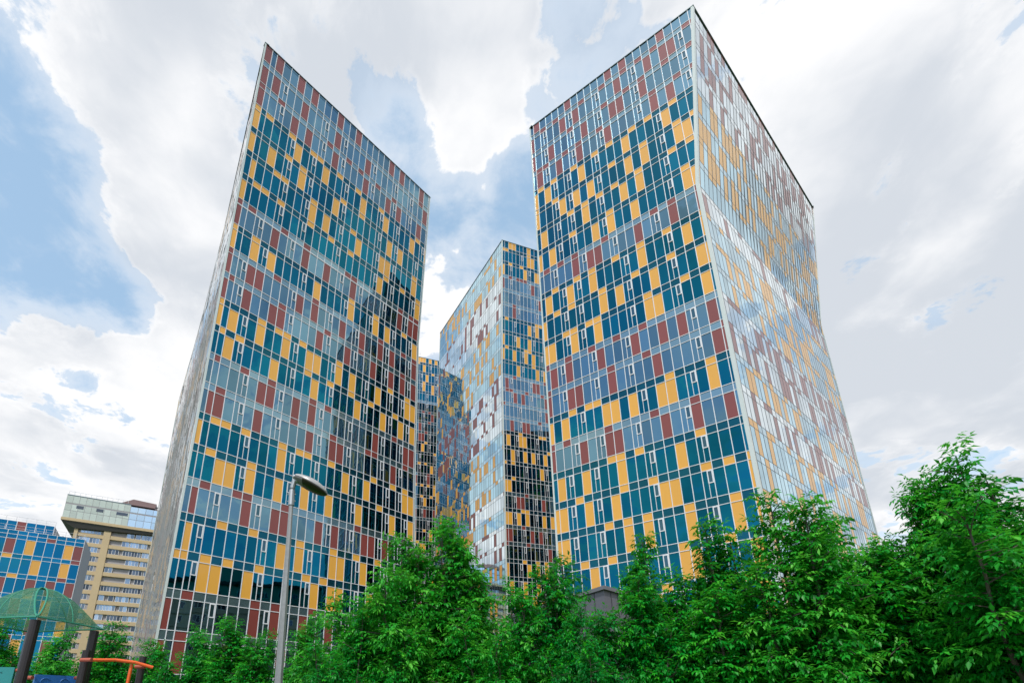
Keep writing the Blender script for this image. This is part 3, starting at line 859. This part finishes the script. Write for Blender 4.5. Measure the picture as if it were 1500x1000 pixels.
# head: flattened, drooping drop shape
h0 = aty((433, 700), lY) ; h1 = aty((479, 724), lY + .14)
hd = (h1 - h0); hl = float(np.linalg.norm(hd)); hd = hd / hl
hs = np.cross(hd, np.array([0, 0, 1.])); hs /= np.linalg.norm(hs); hu = np.cross(hs, hd)
up, dn, lens, rim = MB(), MB(), MB(), MB()
N, Mn = 18, 24
def wprof(t): return .30 * (math.sin(math.pi * min(1, .10 + .90 * t) ** .8) ** .62) * (.62 + .38 * t) + .018
ringU = []
for i in range(N + 1):
    t = i / N
    w = wprof(t) if i < N else .015
    c = h0 + hd * hl * t
    top = [c + hs * w * math.cos(a) + hu * (.115 * (w / .2) * math.sin(a) + .012) for a in np.linspace(0, math.pi, 13)]
    bot = [c + hs * w * math.cos(a) - hu * (.055 * (w / .2) * math.sin(a) + .012) for a in np.linspace(0, math.pi, 13)]
    ringU.append((top, bot))
for i in range(N):
    for k in range(12):
        a, b2_ = ringU[i][0], ringU[i + 1][0]
        up.poly([a[k], a[k + 1], b2_[k + 1], b2_[k]])
        a, b2_ = ringU[i][1], ringU[i + 1][1]
        (dn if i < 5 else lens).poly([a[k + 1], a[k], b2_[k], b2_[k + 1]])
    for k in (0, 12):
        rim.poly([ringU[i][0][k] , ringU[i + 1][0][k], ringU[i + 1][1][k], ringU[i][1][k]])
M_LH = mat('painted lamp housing', (.38, .38, .375), rough=.35, noise=(8, .15))
up.build('lamp_head', M_LH, sr, smooth=True)
dn.build('gear_cover', mat('grey lamp underside', (.22, .22, .22), rough=.5), sr, smooth=True)
lens.build('lens', mat('smoked lamp lens', (.035, .035, .02), rough=.25, spec=.25), sr, smooth=True)
rim.build('head_rim', mat('dark lamp gasket', (.05, .05, .05), rough=.6), sr)
b = MB()
b.tube([lt - np.array([0, 0, .05]), lt + (h0 - lt) * .6, h0 + hd * .10], [.055, .06, .065], 10)
b.tube([h0 - hd * .05 + hu * .02, h0 + hd * .06 + hu * .02], [.05, .06], 10)
b.build('bracket', M_STEEL, sr)

# ---------------------------------------------------------------- playground climber
M_POST = mat('dark brown post', (.022, .016, .017), rough=.35, noise=(6, .4))
M_OR = mat('orange red powder coat', (.80, .13, .02), rough=.35, noise=(6, .15))
M_CLP = mat('brick red clamp', (.42, .10, .06), rough=.45)
M_BLU = mat('blue plastic panel', (.03, .17, .50), rough=.35, noise=(5, .15))
M_TEA = mat('teal plastic panel', (.03, .27, .27), rough=.35, noise=(5, .15))
M_SEAM = mat('green webbing', (.035, .26, .17), rough=.7)
netm = bpy.data.materials.new('green shade net')
netm.use_nodes = True
q = NT(netm.node_tree); netm.node_tree.nodes.clear()
co = q.n('ShaderNodeTexCoord').outputs['Object']
wv = q.n('ShaderNodeTexNoise', {'Vector': co, 'Scale': 26.0, 'Detail': 5.0, 'Roughness': .7}).outputs[0]
fac = q.sm(wv, .34, .62)
df = q.n('ShaderNodeBsdfPrincipled', {'Base Color': (.085, .27, .165, 1), 'Roughness': .8})
tl = q.n('ShaderNodeBsdfTranslucent', {'Color': (.08, .34, .18, 1)})
mx = q.n('ShaderNodeMixShader', {0: .35, 1: df.outputs[0], 2: tl.outputs[0]})
tr = q.n('ShaderNodeBsdfTransparent', {'Color': (.9, .97, .93, 1)})
mm = q.n('ShaderNodeMixShader', {0: q.m('ADD', q.m('MULTIPLY', fac, .36), .36), 1: tr.outputs[0], 2: mx.outputs[0]})
q.n('ShaderNodeOutputMaterial', {0: mm.outputs[0]})

py = 6.6
A1, A2 = aty((54, 905), py), aty((139, 924), py + .55)
gr = root('playground_climber', (float(A1[0]), float(A1[1]) + .4, 0), 'playground climbing frame with a green net canopy, brown posts and an orange handrail', 'climbing frame')


def post(p, r=.062, h=0.):
    bb = MB(); bb.tube([(p[0], p[1], 0), (p[0], p[1], p[2] + h)], r, 14)
    return bb.build('post', M_POST, gr, smooth=False)


cF = aty((54, 903), 6.1)
cR = aty((152, 921), 7.1)
zc = float(cF[2] + cR[2]) / 2
cF[2] = cR[2] = zc
e1 = cR - cF
e2 = np.array([-e1[1], e1[0], 0]) * 1.2             # nearly square plan
cL, cB = cF + e2, cR + e2
cen = (cF + cR + cL + cB) / 4
vdir = e1 / np.linalg.norm(e1); vlen = float(np.linalg.norm(e1))
for c_ in (cF, cR, cL, cB):
    q_ = c_ + (cen - c_) * .13
    post((q_[0], q_[1], zc - .03), .056)
p3 = aty((128, 952), 6.5); p4 = aty((210, 961), 6.95)
post(p3, .052); post(p4, .046)
H = float(aty((72, 859), 6.55)[2]) - zc
can, seam = MB(), MB()
NP, NR = 72, 16
ia, ib = (cR - cL) / 2, (cF - cB) / 2               # half diagonals: towards the right corner and towards the front corner
lift = []
def dome(phi, r_):                                  # phi = 0 at the front corner
    c_, s_ = math.cos(phi), math.sin(phi)
    k_ = r_ / (abs(c_) + abs(s_))
    a_, b_ = c_ * k_, s_ * k_                       # |a|+|b| = r on the square
    x_, y_ = a_ + b_, a_ - b_
    zz = H * (1 - abs(x_) ** 2.1) ** .7 * (1 - abs(y_) ** 2.1) ** .7
    return cen + ib * a_ + ia * b_ + np.array([0, 0, zz])
def gap(r_): return .20 * max(0., math.sin(math.pi * (1 - r_) ** .75)) ** 1.1 / max(r_, .12) * .42
gridp = []
for i in range(NP + 1):
    row = []
    for j in range(NR + 1):
        r_ = j / NR * .999
        gp = gap(r_) if j else 0
        row.append(dome(gp + (2 * math.pi - 2 * gp) * i / NP, r_))
    gridp.append(row)
for i in range(NP):
    for j in range(NR):
        q4 = [gridp[i][j], gridp[i][j + 1], gridp[i + 1][j + 1], gridp[i + 1][j]]
        can.poly(q4 if j else q4[1:])
can.build('canopy', netm, gr, smooth=True)
def strip(pts, r=.010): seam.tube(pts, r, 6)
strip([gridp[i][NR] for i in range(NP + 1)], .012)
for i in (0, NP): strip([p + np.array([0, 0, .008]) for p in gridp[i]], .011)
for i in (9, 27, 45, 63): strip([gridp[i][j] for j in range(0, NR + 1)], .007)
seam.build('seam', M_SEAM, gr, smooth=True)
cq = [cF, cR, cB, cL]
# handrail
b = MB()
r0, r1, r2_ = aty((126, 966), py - .3), aty((170, 966), py - .05), aty((224, 977), py + .2)
b.tube([r0, r1, (r1 + r2_) / 2 + np.array([0, 0, .02]), r2_], .022, 10)
rr = aty((193, 972), py + .08)
b.tube([rr, rr + np.array([-.03, 0, -.9])], .02, 8)
b.build('handrail', M_OR, gr, smooth=True)
for p in (aty((128, 966), py - .3), aty((207, 976), py + .2), aty((34, 981), py), aty((42, 992), py - .02), aty((119, 992), py + .4)):
    bb = MB(); bb.tube([p + np.array([-.07, -.02, 0]), p + np.array([.07, -.02, 0])], .026, 10); bb.build('clamp', M_CLP, gr)


def board(pa, pb, z0, z1, m_, nm):
    d = pb - pa; d[2] = 0; L_ = np.linalg.norm(d); d /= L_
    n_ = np.array([d[1], -d[0], 0]) * .02
    bb = MB()
    f = lambda u, z, s: np.array([pa[0], pa[1], 0]) + d * u + n_ * s + np.array([0, 0, z])
    bb.box8([f(.05, z0, 1), f(L_ - .05, z0, 1), f(L_ - .05, z0, -1), f(.05, z0, -1), f(.05, z1, 1), f(L_ - .05, z1, 1), f(L_ - .05, z1, -1), f(.05, z1, -1)])
    for u in (L_ * .3, L_ * .68):                   # raised scrolls
        bb.tube([f(u + .055 * math.cos(t), z1 - .10 + .055 * math.sin(t), 1.2) for t in np.linspace(.6, 5.2, 14)], .008, 6)
    return bb.build('side_panel', m_, gr)


q1, q2 = aty((44, 989), py), aty((119, 988), py + .5)
o = board(q1.copy(), q2.copy(), .9, float(q1[2] + q2[2]) / 2, M_BLU, 'blue'); o['label'] = 'blue side panel'
q1, q2 = aty((-70, 976), py - .3), aty((30, 976), py - .02)
o = board(q1.copy(), q2.copy(), .9, float(q1[2] + q2[2]) / 2, M_TEA, 'teal'); o['label'] = 'teal side panel'
b = MB()
b.box(((cq[0] + cq[2]) / 2)[:2].tolist() + [.88], (vlen + .2, 1.1, .06), 0, math.atan2(vdir[1], vdir[0]))
b.build('platform', M_POST, gr)

# ---------------------------------------------------------------- trees
lm = bpy.data.materials.new('maple leaf')
lm.use_nodes = True
q = NT(lm.node_tree); lm.node_tree.nodes.clear()
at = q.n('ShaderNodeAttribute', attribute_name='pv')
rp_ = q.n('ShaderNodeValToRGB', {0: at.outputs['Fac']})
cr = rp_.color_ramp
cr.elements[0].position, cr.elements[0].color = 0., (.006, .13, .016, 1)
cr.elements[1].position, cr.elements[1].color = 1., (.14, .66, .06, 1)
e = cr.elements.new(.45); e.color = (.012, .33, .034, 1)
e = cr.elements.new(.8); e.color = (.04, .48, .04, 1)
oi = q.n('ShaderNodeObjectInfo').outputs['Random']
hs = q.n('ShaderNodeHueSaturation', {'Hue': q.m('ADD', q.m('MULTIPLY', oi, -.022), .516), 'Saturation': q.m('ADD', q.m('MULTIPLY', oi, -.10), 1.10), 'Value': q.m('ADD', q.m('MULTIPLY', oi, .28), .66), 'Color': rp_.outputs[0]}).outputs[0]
pb = q.n('ShaderNodeBsdfPrincipled', {'Base Color': hs, 'Roughness': .42, 'Specular IOR Level': .35})
tb = q.n('ShaderNodeBsdfTranslucent', {'Color': q.mix(.5, hs, (.12, .46, .03, 1))})
mx = q.n('ShaderNodeMixShader', {0: .42, 1: pb.outputs[0], 2: tb.outputs[0]})
q.n('ShaderNodeOutputMaterial', {0: mx.outputs[0]})
M_BARK = mat('young bark', (.11, .095, .075), rough=.9, noise=(12, .6))


def gen_tree(seed, H, spread, nlead, lat=46, small=1.34):
    rs = np.random.RandomState(seed)
    wood = MB()
    P, D, LV, SZ = [], [], [], []
    wood.tube([(0, 0, 0), (.05, .02, H * .10), (.02, .05, H * .2)], [.11, .09, .075], 8)
    stems = []
    for i in range(nlead):
        a = 2 * math.pi * (i / nlead + rs.rand() * .12)
        rad = spread * (.25 + .75 * rs.rand()) if i else 0.
        top = H * ((1.0, .93, .87)[i] if i < 3 else .48 + .34 * rs.rand())
        if 0 < i < 3: rad = spread * (.22 + .2 * rs.rand())
        s0 = np.array([0, 0, H * (.08 + .12 * rs.rand())])
        e0 = np.array([math.cos(a) * rad, math.sin(a) * rad, top])
        c0 = np.array([math.cos(a) * rad * .8, math.sin(a) * rad * .8, (s0[2] + top) * .42])
        ts = np.linspace(0, 1, 10)
        pts = [(1 - t) ** 2 * s0 + 2 * t * (1 - t) * c0 + t * t * e0 + rs.randn(3) * .03 * H * t * (1 - t) for t in ts]
        wood.tube(pts, [.05 * (1 - .9 * t) + .006 for t in ts], 6)
        stems.append(np.array(pts))
    for st in stems:
        L_tot = H
        for li in range(lat):
            t = .06 + .94 * (li + rs.rand()) / lat
            f = t * 9; i0 = min(8, int(f)); p = st[i0] + (st[i0 + 1] - st[i0]) * (f - i0)
            a = rs.rand() * 2 * math.pi
            ln = (spread * .46 * (.22 + .70 * math.sin(math.pi * min(1., .20 + .78 * t)) ** .9) + .15) * (.55 + .75 * rs.rand())
            el = R(4 + 42 * t * t + rs.randn() * 20)
            d0 = np.array([math.cos(a) * math.cos(el), math.sin(a) * math.cos(el), math.sin(el)])
            nn = max(3, int(ln / .085))
            prev = p.copy(); pts = [p.copy()]
            d = d0.copy()
            young = rs.rand() < .3
            tone = rs.randn() * .13
            for k in range(nn):
                d = d + np.array([0, 0, -.055 + .02 * t]) + rs.randn(3) * .05
                d /= np.linalg.norm(d)
                prev = prev + d * ln / nn
                pts.append(prev.copy())
                if prev[2] < H * .12: continue
                side = np.cross(d, [0, 0, 1.]); side /= (np.linalg.norm(side) + 1e-6)
                rot = rs.rand() * math.pi
                upv = np.cross(side, d)
                for sgn in (1, -1):
                    o = (side * math.cos(rot) + upv * math.sin(rot)) * sgn + d * .5 + np.array([0, 0, .15])
                    P.append(prev); D.append(o / np.linalg.norm(o))
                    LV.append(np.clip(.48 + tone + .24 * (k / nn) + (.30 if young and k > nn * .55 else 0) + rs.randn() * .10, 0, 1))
                    SZ.append((.85 + .3 * rs.rand()) * (1 - .25 * (k / nn)) * small)
            if li % 2 == 0: wood.tube(pts, [.011 * (1 - .8 * i / len(pts)) + .002 for i in range(len(pts))], 4, caps=False)
    P, D, LV, SZ = np.array(P), np.array(D), np.array(LV), np.array(SZ)
    n = len(P)
    # compound leaf: petiole end plus five drooping leaflets
    z = np.array([0, 0, 1.])
    side = np.cross(D, z); side /= (np.linalg.norm(side, axis=1, keepdims=True) + 1e-6)
    V, F, PV = [], [], []
    specs = [(.135, 0., .115), (.10, .75, .095), (.10, -.75, .095), (.055, 1.0, .085), (.055, -1.0, .085)]
    base_i = 0
    for (along, lat_, ln) in specs:
        S = SZ[:, None]
        root_ = P + D * along * S - z * (.18 * along) * S
        dr = D * (.85 - .3 * abs(lat_)) + side * lat_ * .85 - z * (.42 + .30 * rs.rand(n)[:, None]) + rs.randn(n, 3) * .14
        dr /= np.linalg.norm(dr, axis=1, keepdims=True)
        wv = np.cross(dr, z) + rs.randn(n, 3) * .22
        wv /= (np.linalg.norm(wv, axis=1, keepdims=True) + 1e-6)
        nv = np.cross(wv, dr)
        lnS = ln * S * (.9 + .25 * rs.rand(n)[:, None])
        w = lnS * .24
        tip = root_ + dr * lnS - nv * lnS * .10
        mid = root_ + dr * lnS * .45
        l_ = root_ + dr * lnS * .40 + wv * w + nv * w * .35
        r_ = root_ + dr * lnS * .40 - wv * w + nv * w * .35
        V += [root_, l_, tip, r_, mid]
        idx = base_i + np.arange(n)
        a0, a1, a2, a3, a4 = (idx + n * k for k in range(5))
        F.append(np.stack([a0, a4, a2, a1], 1)); F.append(np.stack([a0, a3, a2, a4], 1))
        pv = np.clip(LV + rs.randn(n) * .05, 0, 1)
        PV += [pv, pv]
        base_i += 5 * n
    V, F, PV = np.concatenate(V), np.concatenate(F), np.concatenate(PV)
    me = bpy.data.meshes.new('crown')
    me.vertices.add(len(V)); me.vertices.foreach_set('co', V.astype(np.float32).ravel())
    me.loops.add(F.size); me.loops.foreach_set('vertex_index', F.astype(np.int32).ravel())
    me.polygons.add(len(F)); me.polygons.foreach_set('loop_start', np.arange(0, F.size, 4, dtype=np.int32))
    me.update(calc_edges=True)
    atr = me.attributes.new('pv', 'FLOAT', 'FACE'); atr.data.foreach_set('value', PV.astype(np.float32))
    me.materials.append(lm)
    wm = bpy.data.meshes.new('trunk')
    wm.from_pydata(wood.v, [], wood.f)
    wm.materials.append(M_BARK)
    return me, wm


PROTO = [gen_tree(1, 6., 1.7, 8, 84), gen_tree(2, 6., 1.55, 7, 90), gen_tree(3, 6., 2.0, 9, 80), gen_tree(4, 6., 1.3, 7, 88)]


def tree(px, Y, proto, label, rz, wid=1.0, group=None):
    P = aty(px, Y)
    s = float(P[2]) / 6.0
    o = empty('maple_tree', (float(P[0]), float(P[1]), 0), rz)
    o.scale = (s * wid, s * wid, s)
    tag(o, label, 'tree', group)
    for nm, me in zip(('crown', 'trunk'), PROTO[proto]):
        c = bpy.data.objects.new(nm, me)
        col.objects.link(c)
        c.parent = o


TREES = [
    ((1400, 668), 8.2, 2, 'tallest green maple, its loose pointed top against the sky right of the right tower', .4, 1.0),
    ((1498, 745), 7.6, 1, 'bushy maple cut by the right edge of the photo beside the tallest maple', 1.9, 1.0),
    ((1350, 703), 8.7, 0, 'maple whose top touches the left side of the tallest maple', 2.4, .9),
    ((1446, 706), 7.9, 3, 'slim maple whose top touches the right side of the tallest maple', .8, 1.2),
    ((1292, 792), 9.5, 0, 'low maple just left of the tallest maple, below the right tower back edge', 2.8, 1.0),
    ((1212, 762), 9.8, 3, 'slim maple before the pale side face of the right tower', .9, 1.25),
    ((1128, 735), 9.3, 1, 'maple with a pointed top before the front corner of the right tower', 3.9, 1.1),
    ((1032, 772), 10.2, 3, 'maple before the yellow panels right of the grey pavilion corner', 5.0, 1.15),
    ((940, 790), 10.6, 3, 'maple with a narrow top covering the grey pavilion', .2, .95),
    ((850, 886), 10.2, 2, 'low rounded maple beside the grey pavilion left end', 1.2, .8),
    ((822, 822), 11.5, 1, 'maple under the left edge of the right tower', 2.2, 1.05),
    ((748, 858), 11.0, 2, 'low wide maple under the middle tower right face', 4.4, .95),
    ((664, 768), 12.0, 3, 'tall narrow maple before the pale left face of the middle tower', 3.1, 1.1),
    ((590, 788), 11.6, 0, 'maple before the right end of the left tower', 5.6, .95),
    ((532, 886), 10.5, 2, 'low maple right of the street lamp under the left tower', .7, .9),
    ((462, 908), 15.5, 0, 'small maple directly right of the lamp post', 1.7, 1.0),
    ((392, 928), 16.0, 1, 'small maple directly behind the lamp post', 2.7, 1.15),
    ((342, 908), 16.5, 3, 'small maple with a spiky top under the middle of the left tower', 3.6, 1.3),
    ((288, 922), 17.0, 2, 'small bushy maple under the front corner of the left tower', 4.6, 1.0),
    ((222, 938), 17.5, 0, 'small maple behind the end of the orange handrail', 5.5, 1.0),
    ((166, 918), 16.0, 1, 'small maple between the brown posts and the orange handrail', .5, 1.2),
    ((102, 925), 15.0, 2, 'small maple seen between the two brown canopy posts', 2.0, 1.0),
    ((14, 905), 13.0, 0, 'bright green maple at the left edge of the photo under the net canopy', 3.0, 1.0),
]
for (px, Y, pr_, lb, rz, w) in TREES:
    tree(px, Y, pr_, lb, rz, w, 'maples along the edge of the playground')
# second row that closes the gaps low down
BACK = [((1440, 850), 10.5, 2, 'dark maple behind the tallest maple, low at the right', 1.0), ((1180, 880), 12.5, 2, 'dark maple in the back row under the pale side of the right tower', 2.3),
        ((990, 925), 13.5, 2, 'dark maple in the back row before the pavilion wall', 3.3), ((700, 900), 14.5, 0, 'dark maple in the back row below the middle tower', .3), ((610, 905), 14.0, 2, 'dark maple in the back row below the right end of the left tower', 4.0)]
for (px, Y, pr_, lb, rz) in BACK:
    tree(px, Y, pr_, lb, rz, 1.25, 'maples along the edge of the playground')
